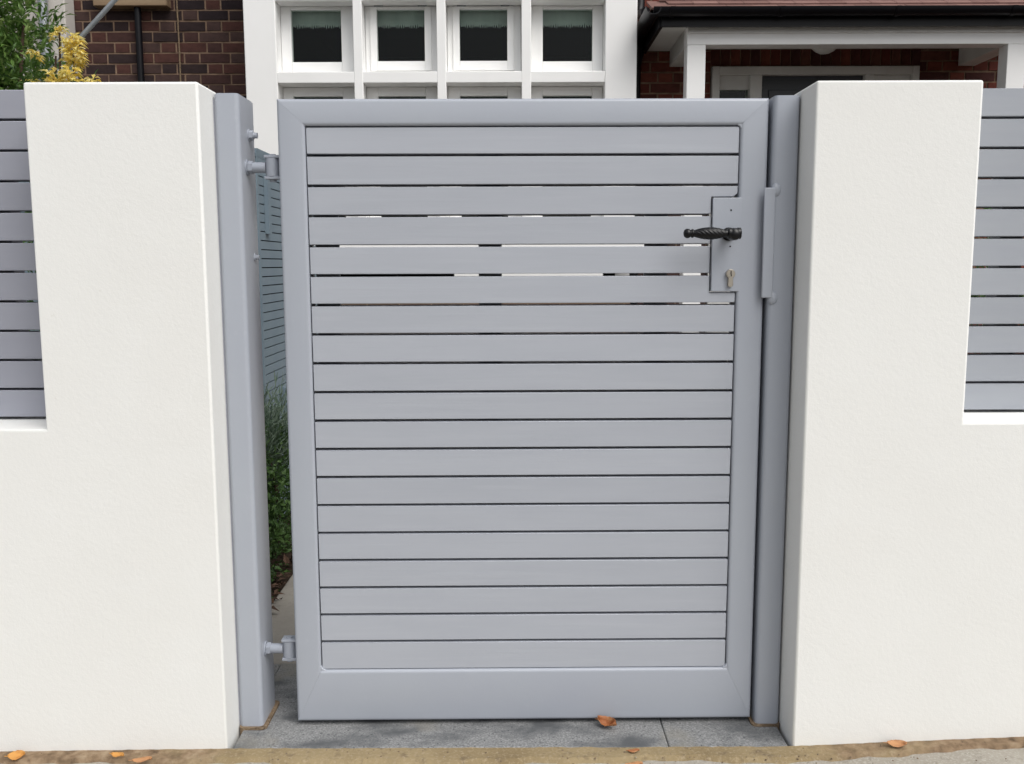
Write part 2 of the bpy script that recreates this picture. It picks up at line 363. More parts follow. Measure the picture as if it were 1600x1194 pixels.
# ------------------------------------------------------------------ gate posts
def hexnut(mb, c, r, x0, x1):
    pts = [(r * cos(pi / 6 + i * pi / 3), r * sin(pi / 6 + i * pi / 3)) for i in range(6)]
    v = [(x0, c[0] + a, c[1] + b) for a, b in pts] + [(x1, c[0] + a, c[1] + b) for a, b in pts]
    f = [(5, 4, 3, 2, 1, 0), (6, 7, 8, 9, 10, 11)] + [(i, (i + 1) % 6, (i + 1) % 6 + 6, i + 6) for i in range(6)]
    return mb.add(v, f)
PL = thing('gate_post', 'grey steel post carrying the gate hinges, against the left white pier', 'gate post', (-.52, 1.80, .03), 'steel gate posts')
obj('tube', MB().sweep(rrect(-.5435, -.4975, 1.745, 1.848, .0085), 'z', -.1, 1.2580), 'metal', PL, smooth=30)
obj('cap', MB().sweep(rrect(-.5415, -.4995, 1.747, 1.846, .0075), 'z', 1.2582, 1.2605), 'metal', PL, smooth=30)
obj('sealant_bead', MB().box(-.5470, -.5432, 1.752, 1.79, .03, 1.25), 'fence', PL)
obj('grout_collar', MB().sweep(rrect(-.5445, -.490, 1.738, 1.856, .01), 'z', -.05, .0385), 'strip_dirt', PL, smooth=30)
b = MB(); hexnut(b, (1.808, 1.193), .0095, -.4975, -.4895); b.tube([(-.49, 1.808, 1.193), (-.482, 1.808, 1.193)], .0055)
b.tube([(-.4978, 1.808, 1.193), (-.4963, 1.808, 1.193)], .0125, 16)
obj('bolt', b, 'metal', PL, smooth=30)
b = MB(); b.tube([(-.4978, 1.815, .9637), (-.4958, 1.815, .9637)], .008, 14); b.tube([(-.496, 1.815, .9637), (-.489, 1.815, .9637)], .0045, 10)
obj('bolt', b, 'metal', PL, smooth=30)
PR = thing('gate_post', 'grey steel post with the welded strike plate, against the right white pier', 'gate post', (.5, 1.80, .03), 'steel gate posts')
obj('tube', MB().sweep(rrect(.4830, .5310, 1.752, 1.855, .0085), 'z', -.1, 1.2520), 'metal', PR, smooth=30)
obj('cap', MB().sweep(rrect(.4850, .5290, 1.754, 1.853, .0075), 'z', 1.2522, 1.2545), 'metal', PR, smooth=30)
obj('grout_collar', MB().sweep(rrect(.476, .5328, 1.746, 1.862, .01), 'z', -.05, .037), 'strip_dirt', PR, smooth=30)
obj('gap_light_block', MB().box(.468, .4832, 1.829, 1.835, .06, 1.245), 'metal', PR)  # unseen bar added to block light from behind the latch gap
b = MB().box(.4685, .4890, 1.7465, 1.7518, .8845, 1.0880)
sp = obj('strike_plate', b, 'metal', PR, bevel=.002)
for zc in (1.084, .884):
    w_ = MB(); w_.add(*(lambda d: (d.v, d.f))(dome((0, 0, 0), .0115, .0055, 16, 5, False)))
    w_.v = [(.4910 + x * .8, 1.7525 - z * 1.0, zc + y * 1.1) for x, y, z in w_.v]
    obj('weld', w_, 'metal', sp, smooth=60)
obj('weld_seam', MB().tube([(.4895, 1.7520, .895), (.4895, 1.7520, 1.075)], .0012, 8), 'metal', sp, smooth=60)

# ------------------------------------------------------------------ the gate
W, Z0, Z1 = .9085, .0425, 1.2520
GT = thing('garden_gate', 'grey slatted garden gate with black twisted handle between two white piers', 'gate', (-.4315, 1.7555, 0), rz=radians(.5))
R_, D_ = .0065, .060
SW, TR, BRz = .0505, .0485, .149            # stile width, top rail height, top of the bottom rail
mit_l = lambda u, q: -max(0, u) * (TR / SW)
# left stile: profile (x, y), swept in z, mitred at the top
obj('stile', MB().sweep(rrect(0, SW, 0, D_, R_), 'z', Z0, Z1, lambda u, q: u * (BRz - Z0) / SW, lambda u, q: -u * TR / SW), 'metal', GT, smooth=30, local=True)
obj('stile', MB().sweep(rrect(W - SW - .001, W, 0, D_, R_), 'z', Z0, Z1, lambda u, q: (W - u) * (BRz - Z0) / SW, lambda u, q: -(W - u) * TR / SW), 'metal', GT, smooth=30, local=True)
g = .0002
obj('top_rail', MB().sweep(rrect(.0003, D_ - .0003, Z1 - TR, Z1, R_), 'x', g, W - g, lambda u, q: (Z1 - q) * SW / TR, lambda u, q: -(Z1 - q) * SW / TR), 'metal', GT, smooth=30, local=True)
obj('bottom_rail', MB().sweep(rrect(.0001, D_ - .0001, Z0, BRz, R_), 'x', g, W - g, lambda u, q: (q - Z0) * SW / (BRz - Z0), lambda u, q: -(q - Z0) * SW / (BRz - Z0)), 'metal', GT, smooth=30, local=True)
for (x, z, r) in ((SW, BRz, .009), (W - SW - .001, BRz, .008), (W - SW - .001, Z1 - TR, .006)):   # welds in the inner corners
    sx = 1 if x < .4 else -1; sz = 1 if z < .5 else -1
    poly = [(x - sx * .006, z - sz * .006), (x + sx * r, z - sz * .006), (x + sx * r, z + 0 * sz), (x + sx * r * .35, z + sz * r * .35), (x, z + sz * r), (x - sx * .006, z + sz * r)]
    if sx * sz < 0: poly = poly[::-1]
    obj('weld', MB().prism(poly, .0022, .02), 'metal', GT, bevel=.0016, local=True)
# slats, notched round the lock plate
PX, PZ0, PZ1 = .8085, .8965, 1.0710
NS = 19; ph = (Z1 - TR - BRz) / NS; sg = .0049
xa, xb = SW + .0016, W - SW - .0028
for i in range(NS):
    z0 = BRz + i * ph + (sg + random.uniform(-.0004, .0004) if i else .0012); z1 = BRz + (i + 1) * ph - (0 if i < NS - 1 else .0028)
    lo, hi, px = PZ0 - .0022, PZ1 + .0022, PX - .0024
    xr = xb
    if z0 >= hi or z1 <= lo: poly = [(xa, z0), (xr, z0), (xr, z1), (xa, z1)]
    elif z0 >= lo and z1 <= hi: poly = [(xa, z0), (px, z0), (px, z1), (xa, z1)]
    elif z0 < lo: poly = [(xa, z0), (xr, z0), (xr, lo), (px, lo), (px, z1), (xa, z1)]
    else: poly = [(xa, z0), (px, z0), (px, hi), (xr - .008, hi), (xr, hi + .006), (xr, z1), (xa, z1)]
    dy = random.uniform(-.0006, .0006)
    obj('slat', MB().prism(poly, .0052 + dy, .0585 + dy), 'slat', GT, bevel=.0009, seg=1, local=True)
for (x0, x1) in ((SW + .002, .098), (.368, .413), (.69, .735)):
    obj('backing_bar', MB().box(x0, x1, .0595, .067, BRz + .001, Z1 - TR - .001), 'metal', GT, local=True)
# lock plate
xr_ = W - .020
lpm = MB().add([(PX, -.0003, PZ0), (xr_, .0003, PZ0), (xr_, .0003, PZ1), (PX, -.0003, PZ1), (PX, .022, PZ0), (xr_, .022, PZ0), (xr_, .022, PZ1), (PX, .022, PZ1)],
               [(0, 1, 2, 3), (7, 6, 5, 4), (0, 4, 5, 1), (1, 5, 6, 2), (2, 6, 7, 3), (3, 7, 4, 0)])
lp = obj('lock_plate', lpm, 'metal', GT, bevel=.0012, seg=2, local=True)
for (x, z) in ((.8425, 1.0478), (.8425, .9807)):
    obj('screw_hole', MB().tube([(x, -.0008, z), (x, .002, z)], .0016, 10), 'dark', lp, local=True)
# lever handle: turned, with a twisted barrel
hx, hz, hy = .838, 1.0035, -.050
hd = obj('handle', MB().tube([(hx, -.0006, hz), (hx, -.004, hz), (hx, -.0042, hz), (hx, -.030, hz), (hx, -.040, hz)], [.0125, .0125, .0095, .0085, .0085], 24), 'black', GT, smooth=30, local=True)
hub = MB().tube([(hx - .0115, hy + .002, hz), (hx - .0105, hy + .002, hz), (hx - .006, hy + .002, hz), (hx - .0055, hy + .002, hz), (hx + .005, hy + .002, hz), (hx + .0055, hy + .002, hz), (hx + .0105, hy + .002, hz), (hx + .0115, hy + .002, hz)], [.0095, .0105, .0105, .0098, .0098, .0105, .0105, .0095], 24)
hub.tube([(hx, hy - .0105, hz - .002), (hx, hy - .0098, hz - .002), (hx, hy - .007, hz - .002), (hx, hy - .003, hz - .002), (hx, hy + .016, hz - .002)], [.002, .0055, .0092, .0108, .0108], 28)
obj('hub', hub, 'black', hd, smooth=30, local=True)
prof = [(0, .0092), (.004, .0085), (.0050, .0060), (.008, .0062), (.012, .0076), (.020, .0098), (.030, .0112), (.040, .0113), (.050, .0104), (.058, .0086), (.064, .0066), (.066, .0062), (.0675, .0080), (.070, .0080), (.0712, .0066), (.0728, .0066), (.0745, .0082), (.078, .0088), (.0815, .0080), (.084, .0055), (.0852, .0015)]
v = []; f = []; SEG = 40
fine = []
for a, b_ in zip(prof[:-1], prof[1:]):
    k = max(2, int((b_[0] - a[0]) / .0006))
    for i in range(k): t = i / k; fine.append((a[0] + (b_[0] - a[0]) * t, a[1] + (b_[1] - a[1]) * t))
fine.append(prof[-1])
for (t, r) in fine:
    flute = .0009 * min(1, max(0, (t - .009) / .006)) * min(1, max(0, (.064 - t) / .006))
    for k in range(SEG):
        th = 2 * pi * k / SEG; ph_ = 10 * th + t * 2 * pi * 130
        rr = r - flute * (1 - abs(sin(ph_ / 2)) ** .7) * 1.6
        v.append((hx - .008 - t, hy + .002 + rr * cos(th), hz + rr * sin(th)))
for i in range(len(fine) - 1):
    for k in range(SEG): a = i * SEG + k; b_ = i * SEG + (k + 1) % SEG; f.append((a, b_, b_ + SEG, a + SEG))
f.append(tuple(range((len(fine) - 1) * SEG, len(fine) * SEG)))
obj('grip', MB().add(v, f), 'black', hd, smooth=50, local=True)
# euro cylinder
cx, cz = .8435, .9296; poly = []
for i in range(25):
    a = radians(-62 + 304 * i / 24); poly.append((cx + .0085 * cos(a), cz + .0085 * sin(a)))
tail = [(cx - .0049, cz - .020)] + [(cx + .0049 * cos(radians(180 + 180 * i / 8)), cz - .0200 + .0049 * sin(radians(180 + 180 * i / 8))) for i in range(1, 8)] + [(cx + .0049, cz - .020)]
lc = obj('lock_cylinder', MB().prism(poly + tail, -.0075, .010), 'brass', GT, bevel=.0006, local=True)
obj('plug', MB().tube([(cx, -.0080, cz), (cx, -.0070, cz)], .0064, 28), 'brass', lc, smooth=30, local=True)
obj('keyhole', MB().box(cx - .0008, cx + .0010, -.0083, -.0079, cz - .001, cz + .0052).box(cx - .0004, cx + .0014, -.0083, -.0079, cz - .0048, cz - .0011), 'dark', lc, local=True)
# hinges: eye bolts through the post, pins welded to the stile
for zc in (1.1308, .1838):
    b = MB().tube([(-.0665, .030, zc), (-.063, .030, zc)], .0150, 20); 
    b.tube([(-.064, .030, zc), (-.030, .030, zc)], .0100, 18); hexnut(b, (.030, zc), .0125, -.0625, -.0545)
    h = obj('hinge', b, 'hinge', GT, smooth=30, local=True)
    obj('hinge_eye', MB().tube([(-.0175, .030, zc - .0165), (-.0175, .030, zc + .0165)], .0130, 22), 'hinge', h, smooth=30, local=True)
    for s in (-1, 1):
        obj('hinge_lug', MB().box(-.031, .003, .018, .042, zc + s * .0195 - .0027, zc + s * .0195 + .0027), 'hinge', h, bevel=.001, local=True)
    obj('hinge_pin', MB().tube([(-.0175, .030, zc - .0265), (-.0175, .030, zc + .0245)], .0065, 14), 'hinge', h, smooth=30, local=True)

# ------------------------------------------------------------------ slatted store behind the left pier
BS = thing('bin_store', 'blue-grey store of narrow slats seen through the hinge gap of the gate', 'bin store', (-1.3, 3.4, .03))
bx0, bx1, by0, by1, bz1 = -1.95, -.81, 3.0, 3.9, 1.318
NB = 43; pb = (bz1 - .06) / NB
s_side = mesh_of('slat', MB().box(-.010, 0, by0 + .030 - 3.4, by1 - 3.4, .0035, pb), M['blue'])
s_front = mesh_of('slat', MB().box(bx0 + 1.3, bx1 + 1.3 - .014, 0, .010, .0035, pb), M['blue'])
for i in range(NB):
    for me, loc in ((s_side, (bx1 + 1.3, 0, .03 + i * pb)), (s_front, (0, by0 - 3.4, .03 + i * pb))):
        o = bpy.data.objects.new('slat', me); COL.objects.link(o); o.parent = BS; o.location = loc
obj('corner_post', MB().box(bx1 - .0115, bx1 + .001, by0 + .012, by0 + .0285, .03, bz1 - .002), 'blue', BS)
obj('dark_infill', MB().box(bx0 + .02, bx1 - .016, by0 + .032, by1, .03, bz1 - .03), 'dark', BS)  # near-black block fills the store so its slat gaps come out dark
obj('lid', MB().box(bx0, bx1, by0, by1, bz1 - .028, bz1 - .029 + .012), 'blue', BS)
obj('batten', MB().box(bx1 + .0005, bx1 + .014, 3.09, 3.125, 1.05, 1.235), 'blue', BS)
obj('batten', MB().box(bx1 + .0005, bx1 + .014, 3.24, 3.265, .30, .52), 'blue', BS)

# ------------------------------------------------------------------ the house
HY = 7.05
HS = thing('house', 'brick house with white timber bay window behind the gate', 'house', (0, HY, 0))
def brick_meshes(prefix, n):
    d = {}
    for i in range(n):
        for k, ln in (('s', .215), ('h', .1025)):
            mb = MB().box(-ln / 2 + .0015, ln / 2 - .0015, 0, .05, -.031, .031)
            me = mesh_of('brick', mb, M['%s%d' % (prefix, i)]); d[k, i] = me
    return d
BM_L = brick_meshes('brl', 5); BM_R = brick_meshes('brr', 5)
def bricks(parent, x0, x1, z0, n, bm, skip=None):
    l = root_loc(parent)
    for c in range(n):
        z = z0 + c * .075 + .0375; x = x0 + (c % 2) * -.169; k = 0
        while x < x1:
            kind = 's' if k % 2 == 0 else 'h'; ln = .215 if kind == 's' else .1025
            a0, a1 = max(x, x0), min(x + ln, x1); xc = (a0 + a1) / 2
            if a1 - a0 > .03:
                i = random.choices(range(5), (3, 4, 2, 4, 2) if kind == 's' else (3, 2, 4, 1, 3))[0]
                o = bpy.data.objects.new('brick', bm[kind, i]); COL.objects.link(o); o.parent = parent
                o.location = (xc - l[0], HY + random.uniform(0, .005) - l[1], z - l[2] + random.uniform(-.0018, .0018))
                o.rotation_euler = (0, random.uniform(-.008, .008), random.uniform(-.008, .008)); o.scale.x = (a1 - a0) / ln
            x += ln + .010; k += 1
# walls are laid up in pieces: mortar beds behind the single bricks, brickwork beyond them
WL = obj('wall', MB().box(-3.30, -1.83, HY + .008, HY + .25, 1.95, 3.0), 'mortar', HS)
bricks(WL, -3.29, -1.835, 1.965, 14, BM_L)
obj('wall', MB().box(-3.30, -1.83, HY, HY + .25, -.3, 1.949), 'brick_far', HS)
obj('wall', MB().box(-9, 6.5, HY, HY + .25, 3.001, 6.2), 'brick_far', HS)
obj('wall', MB().box(-9, -3.301, HY, HY + .25, -.3, 3.0), 'brick_far', HS)
WR = obj('wall', MB().box(.83, 1.468, HY + .008, HY + .25, 1.95, 3.0), 'mortar', HS)
bricks(WR, .86, 1.465, 1.965, 14, BM_R)
obj('wall', MB().box(.83, 1.468, HY, HY + .25, -.3, 1.949), 'brick_far', HS)
WD = obj('wall', MB().box(1.469, 3.0, HY + .008, HY + .25, 2.385, 3.0), 'mortar', HS)
sm = [mesh_of('brick', MB().box(-.0325, .0325, 0, .05, -.1075, .1075), M['brr%d' % i]) for i in range(5)]
l = root_loc(WD)
for k in range(21):
    o = bpy.data.objects.new('brick', random.choice(sm)); COL.objects.link(o); o.parent = WD
    o.location = (1.50 + k * .0735 - l[0], HY + random.uniform(0, .003) - l[1], 2.495 - l[2])
obj('wall', MB().box(1.469, 3.0, HY - .002, HY + .25, 2.612, 2.99), 'brick_far_r', WD)
W3 = obj('wall', MB().box(3.001, 3.95, HY + .008, HY + .25, 1.95, 3.0), 'mortar', HS)
bricks(W3, 3.005, 3.94, 1.965, 8, BM_R)
obj('wall', MB().box(3.001, 3.95, HY, HY + .25, -.3, 1.949), 'brick_far_r', HS)
obj('wall', MB().box(3.951, 6.5, HY, HY + .25, -.3, 3.0), 'brick_far_r', HS)
# timber sill and pipes on the left
obj('timber_sill', MB().box(-3.00, -2.47, HY - .10, HY - .004, 2.795, 2.95), 'wood', HS, bevel=.006)
obj('downpipe', MB().tube([(-2.70, HY - .05, -.2), (-2.70, HY - .05, 2.794)], .024, 14), 'plastic', HS, smooth=30)
obj('cable', MB().tube([(-2.43, HY - .008, 1.9), (-2.425, HY - .008, 2.5), (-2.43, HY - .008, 3.2)], .006, 8), 'strip_dirt', HS, smooth=30)
# pale rendered pier at the far left with its grey pipe
obj('rendered_pier', MB().box(-6.0, -3.175, HY - .16, HY - .003, -.2, 5.8), 'pale', HS, bevel=.01)
obj('downpipe', MB().tube([(-3.30, HY - .22, -.2), (-3.30, HY - .22, 5.5)], .034, 16), 'galv', HS, smooth=30)

# bay window
BY = 6.5; GY = 6.66
cols = [(-1.5835, -1.0635), (-1.0028, -.5001), (-.4394, .0720), (.1370, .6354)]
gl = [(-1.5109, -1.1677), (-.9208, -.5914), (-.3528, -.0237), (.2199, .5618)]
bay = obj('bay_frame', MB().box(-1.5834, .6353, BY + .002, BY + .213, 2.705, 3.85), 'white', HS, bevel=.004)
obj('jamb', MB().box(-1.80, -1.5835, BY, BY + .215, .95, 3.85), 'white', bay, bevel=.006)
obj('jamb', MB().box(.6354, .8515, BY, BY + .215, .95, 3.85), 'white', bay, bevel=.006)
for a, b_ in zip(cols[:-1], cols[1:]):
    obj('mullion', MB().box(a[1], b_[0], BY + .001, BY + .214, 1.10, 2.75), 'white', bay, bevel=.004)
obj('transom', MB().box(-1.584, .636, BY + .0025, BY + .213, 2.1694, 2.2430), 'white', bay, bevel=.004)
obj('sill', MB().box(-1.86, .91, BY - .07, BY + .215, 1.02, 1.10), 'white', bay, bevel=.008)
obj('apron', MB().box(-1.5834, -.4, BY + .004, BY + .213, .90, 1.019), 'white', bay)
obj('apron', MB().box(-.399, .6353, BY + .004, BY + .213, .82, 1.019), 'white', bay)
obj('bay_wall', MB().box(-1.78, .83, BY + .02, BY + .215, -.2, .819), 'brick_far', HS)
obj('bay_cheek', MB().box(-1.795, -1.70, BY + .2151, HY - .002, -.2, 3.85), 'white', HS)
obj('bay_cheek', MB().box(.745, .846, BY + .2151, HY - .002, -.2, 3.85), 'white', HS)
obj('bay_roof', MB().box(-1.95, 1.0, BY - .12, HY - .002, 3.851, 3.96), 'white_grey', HS, bevel=.01)
for ci, ((a, b_), (g0, g1)) in enumerate(zip(cols, gl)):
    for (z0, z1, gz0, gz1) in ((2.2432, 2.7048, 2.336, 2.684), (1.1005, 2.1692, 1.20, 2.1065)):
        opening = ci in (1, 2) and z0 > 2
        e = .002
        m_ = MB()
        m_.box(a + e, g0, GY - .02, GY + .035, z0 + e, z1 - e).box(g1, b_ - e, GY - .02, GY + .035, z0 + e, z1 - e)
        m_.box(g0 + .0004, g1 - .0004, GY - .0195, GY + .035, z0 + e, gz0).box(g0 + .0004, g1 - .0004, GY - .0195, GY + .035, gz1, z1 - e)
        wd = obj('window', m_, 'white', HS, bevel=.003)
        if opening:      # the two middle lights open: a proud casement with a shadow gap and hinges
            s0, s1 = g0 - .045, g1 + .045; t0, t1 = gz0 - .062, gz1 - 0 + .014
            c_ = MB()
            c_.box(s0, g0 + .001, GY - .036, GY - .0215, t0, t1).box(g1 - .001, s1, GY - .036, GY - .0215, t0, t1)
            c_.box(g0 + .0012, g1 - .0012, GY - .0358, GY - .0215, t0, gz0 + .001).box(g0 + .0012, g1 - .0012, GY - .0358, GY - .0215, gz1 - .001, t1)
            obj('casement', c_, 'white', wd, bevel=.002)
            for hx_ in (s0 + .06, s1 - .06):
                obj('hinge', MB().box(hx_ - .03, hx_ + .03, GY - .040, GY - .022, t1 + .001, t1 + .006), 'galv', wd)
        obj('pane', MB().box(g0 - .001, g1 + .001, GY + .004, GY + .007, gz0 - .001, gz1 + .001), 'glass', wd)
        if z0 > 2:       # roller blind with a scalloped lace hem
            pts = []; n = 26; xa_, xb_ = g0 - .03, g1 + .03
            for i in range(n * 4 + 1):
                x = xa_ + (xb_ - xa_) * i / (n * 4)
                pts.append((x, 2.604 - .020 * abs(sin(pi * i / 4)) - .012 * sin(i * 1.7) * sin(i * .37 + g0 * 9)))
            obj('blind', MB().prism(pts + [(xb_, 2.75), (xa_, 2.75)], GY + .075, GY + .078), 'blind', wd)
            obj('blind_hem', MB().box(xa_, xb_, GY + .070, GY + .0745, 2.615, 2.632), 'blind', wd)
obj('room', MB().add(*(lambda m_: (m_.v, m_.f[:2] + m_.f[3:]))(MB().box(-1.69, .74, 6.72, 9.4, .4, 2.95))), 'room', HS)

# front door under the porch
DF = obj('door_frame', MB().box(1.474, 1.53, HY - .03, HY + .12, -.1, 2.376).box(1.752, 1.84, HY - .03, HY + .12, -.1, 2.3155)
         .box(2.595, 2.66, HY - .03, HY + .12, -.1, 2.3155).box(2.94, 2.991, HY - .03, HY + .12, -.1, 2.376)
         .box(1.5302, 2.9398, HY - .0295, HY + .12, 2.316, 2.3755), 'white_grey', HS, bevel=.004)
for (x0, x1) in ((1.5302, 1.7518), (2.6602, 2.9398)):
    sd_ = obj('sidelight', MB().box(x0, x1, HY + .01, HY + .06, 2.217, 2.3158), 'white_grey', HS)
    obj('panel', MB().box(x0, x1, HY + .01, HY + .06, -.1, .9), 'white_grey', sd_)
    obj('pane', MB().box(x0, x1, HY + .03, HY + .035, .9, 2.217), 'glass', sd_)
dr = obj('door', MB().box(1.8402, 2.5948, HY + .02, HY + .07, -.1, 2.3158), 'door', HS, bevel=.003)
obj('door_panel', MB().box(1.90, 2.16, HY + .012, HY + .0198, 1.75, 2.215), 'door', dr, bevel=.006)
obj('door_panel', MB().box(2.27, 2.53, HY + .012, HY + .0198, 1.75, 2.215), 'door', dr, bevel=.006)
obj('hall', MB().box(1.47, 3.0, HY + .13, HY + 1.2, -.1, 2.38), 'room', HS)

# ------------------------------------------------------------------ porch
PH = thing('porch', 'white porch with black gutter over the front door', 'porch', (2.2, 6.6, 0))
PY = 6.35
for x in (1.1635, 3.279):
    obj('post', MB().box(x, x + .122, PY, PY + .12, -.1, 2.3768), 'white', PH, bevel=.004)
obj('beam', MB().box(1.1615, 3.47, PY + .001, PY + .119, 2.377, 2.545), 'white', PH, bevel=.004)
obj('beam_moulding', MB().box(1.160, 3.47, PY - .012, PY + .0005, 2.448, 2.544), 'white', PH, bevel=.003)
obj('side_beam', MB().box(1.1625, 1.2835, PY + .1195, HY - .004, 2.3775, 2.545), 'white_grey', PH, bevel=.004)
obj('side_beam', MB().box(3.279, 3.40, PY + .1195, HY - .004, 2.3775, 2.545), 'white_grey', PH, bevel=.004)
obj('ceiling', MB().box(1.2836, 3.2785, PY + .1195, HY - .004, 2.50, 2.53), 'white_grey', PH)
obj('soffit', MB().box(.9885, 1.159, 6.290, HY - .004, 2.490, 2.505), 'white_grey', PH)
obj('fascia', MB().box(.978, 3.65, 6.265, 6.287, 2.472, 2.562), 'plastic', PH)
obj('fascia', MB().box(.966, .988, 6.288, HY - .004, 2.472, 2.562), 'plastic', PH)
def half(cxy, r, t=.006, n=10):
    o_ = [(r * cos(pi + pi * i / n), r * sin(pi + pi * i / n)) for i in range(n + 1)]
    i_ = [((r - t) * cos(2 * pi - pi * i / n), (r - t) * sin(2 * pi - pi * i / n)) for i in range(n + 1)]
    return [(cxy[0] + a, cxy[1] + b_) for a, b_ in o_ + i_]
gu = obj('gutter', MB().sweep(half((6.212, 2.572), .050), 'x', .911, 3.65), 'plastic', PH, smooth=30)
obj('gutter', MB().sweep(half((.911, 2.572), .050), 'y', 6.160, HY - .004), 'plastic', PH, smooth=30)
for x in (1.02, 1.72, 2.46, 3.2):
    obj('gutter_bracket', MB().sweep(half((6.212, 2.572), .055), 'x', x, x + .03), 'plastic', gu, smooth=30)
pr = obj('roof', MB().add([(.90, 6.225, 2.571), (3.7, 6.225, 2.571), (3.7, HY - .003, 2.98), (1.35, HY - .003, 2.98),
                          (.90, HY - .003, 2.571), (.90, 6.225, 2.564), (3.7, 6.225, 2.564), (3.7, HY - .003, 2.564), (.90, HY - .003, 2.564)],
                         [(0, 1, 2, 3), (0, 3, 4), (0, 5, 6, 1), (1, 6, 7, 2), (0, 4, 8, 5), (5, 8, 7, 6), (2, 7, 8, 4, 3)]), 'tile', PH)
sl_ = math.atan2(2.98 - 2.571, HY - 6.225)
tm = [mesh_of('tile', MB().box(-.081, .081, -.01, .26, 0, .013), M[k]) for k in ('tile', 'tile2')]
lr = root_loc(pr)
for r_ in range(3):
    for k in range(17):
        x = .98 + k * .165 + (r_ % 2) * .082 + r_ * .04
        o = bpy.data.objects.new('tile', random.choice(tm)); COL.objects.link(o); o.parent = pr
        yy = 6.19 + r_ * .105 * cos(sl_)
        o.location = (x - lr[0], yy - lr[1], 2.571 + (yy - 6.225) * math.tan(sl_) + .006 + .004 * r_ - lr[2])
        o.rotation_euler = (sl_ - .06, random.uniform(-.01, .01), random.uniform(-.01, .01))
obj('lamp', dome((2.19, 6.72, 2.4995), .11, .105), 'lamp', PH, smooth=60)
DP = obj('downpipe', MB().tube([(.925, 6.965, 2.56), (.925, 6.965, 2.45), (.905, 6.965, 2.36), (.905, 6.965, -.2)], .036, 14), 'plastic', PH, smooth=30)
obj('rainwater_pipe', MB().tube([(.93, 6.98, 4.5), (.93, 6.98, 2.80), (.93, 6.94, 2.72), (.95, 6.80, 2.70)], .036, 14), 'plastic', HS, smooth=30)

# ------------------------------------------------------------------ plants
def leafmesh(mb, p, d, up, ln, wd, fold=.25, curl=.15):
    d = d.normalized(); s = d.cross(up)
    if s.length < 1e-4: s = d.orthogonal()
    s.normalize(); nrm = s.cross(d)
    a = p; m1 = p + d * ln * .5 - nrm * ln * 0; t = p + d * ln - nrm * ln * curl
    l_ = p + d * ln * .48 + s * wd / 2 + nrm * wd * fold; r = p + d * ln * .48 - s * wd / 2 + nrm * wd * fold
    mb.add([a, l_, t, r, m1], [(0, 4, 1), (1, 4, 2), (0, 3, 4), (3, 2, 4)])
def rdir():
    while True:
        q = Vector((random.uniform(-1, 1), random.uniform(-1, 1), random.uniform(-1, 1)))
        if .05 < q.length < 1: return q.normalized()
def shrub_leaves(clumps, n, ln, wd, upbias=.5, twigs=6):
    mb = MB(); tot = sum(c[3] * c[4] * c[5] for c in clumps)
    for (x, y, z, rx, ry, rz) in clumps:
        k = int(n * rx * ry * rz / tot / twigs)
        for _ in range(k):
            q = rdir() * random.random() ** .45
            p = Vector((x + q.x * rx, y + q.y * ry, z + q.z * rz))
            ax = (q + Vector((0, 0, upbias)) + rdir() * .5).normalized(); L_ = ln * 2.2
            for j in range(twigs):
                t = j / twigs; d = (ax * (.4 + t) + rdir() * .9).normalized()
                leafmesh(mb, p + ax * L_ * t, d, Vector((0, 0, 1)) + rdir() * .6, ln * random.uniform(.5, 1.3), wd * random.uniform(.6, 1.25))
    return mb
def stems(base, tops, r):
    mb = MB()
    for t in tops:
        b0 = Vector(base) + rdir() * .03; b0.z = base[2] - .05; mid = (b0 + Vector(t)) / 2 + rdir() * .06
        mb.tube([b0, mid, Vector(t)], [r, r * .75, r * .35], 7)
    return mb
EV = thing('evergreen_shrub', 'tall leafy green shrub behind the fence left of the gate', 'shrub', (-2.5, 4.35, 0))
cl = [(c[0] + .12,) + c[1:] for c in [(-2.50, 4.4, 1.98, .26, .26, .34), (-2.34, 4.3, 1.70, .21, .22, .26), (-2.75, 4.4, 1.75, .34, .30, .5), (-2.46, 4.35, 2.36, .17, .22, .24), (-2.45, 4.2, 1.25, .34, .30, .40), (-2.78, 4.4, 2.45, .28, .28, .34), (-2.26, 4.25, 2.02, .07, .10, .20), (-2.6, 4.3, .7, .45, .35, .4)]]
obj('foliage', shrub_leaves(cl, 30000, .046, .018, .8), 'leaf_g', EV)
obj('stem', stems((-2.5, 4.35, .05), [(c[0], c[1], c[2]) for c in cl], .018), 'bark', EV, smooth=True)
YP = thing('yellow_shrub', 'shrub with pale yellow flower spikes above the left white pier', 'shrub', (-1.98, 4.0, 0))
def spike(base, top, n, r, ln):
    fl = MB(); base, top = Vector(base) + Vector((.07, 0, 0)), Vector(top) + Vector((.07, 0, 0)); ax = top - base
    for i in range(n):
        t = random.random(); p = base + ax * t; q = rdir(); q.z = q.z * .4 - .1
        d = (q + Vector((0, 0, .25))).normalized()
        leafmesh(fl, p + q * r * (1 - t * .4) * random.uniform(.2, .8), d, Vector((0, 0, 1)) + rdir() * .3, ln * random.uniform(.7, 1.2), ln * .55, .3, .3)
    o = obj('flower_head', fl, 'petal', YP); return o
spike((-1.885, 4.0, 1.775), (-1.885, 4.0, 1.885), 190, .050, .034)
spike((-1.955, 4.02, 1.885), (-1.945, 4.02, 1.93), 45, .030, .03)
spike((-1.965, 3.98, 1.66), (-1.96, 3.98, 1.745), 140, .060, .034)
spike((-1.89, 3.96, 1.66), (-1.885, 3.96, 1.755), 120, .050, .034)
spike((-1.80, 3.97, 1.66), (-1.80, 3.97, 1.72), 55, .032, .03)
spike((-2.05, 4.0, 1.80), (-2.05, 4.0, 1.83), 22, .025, .028)
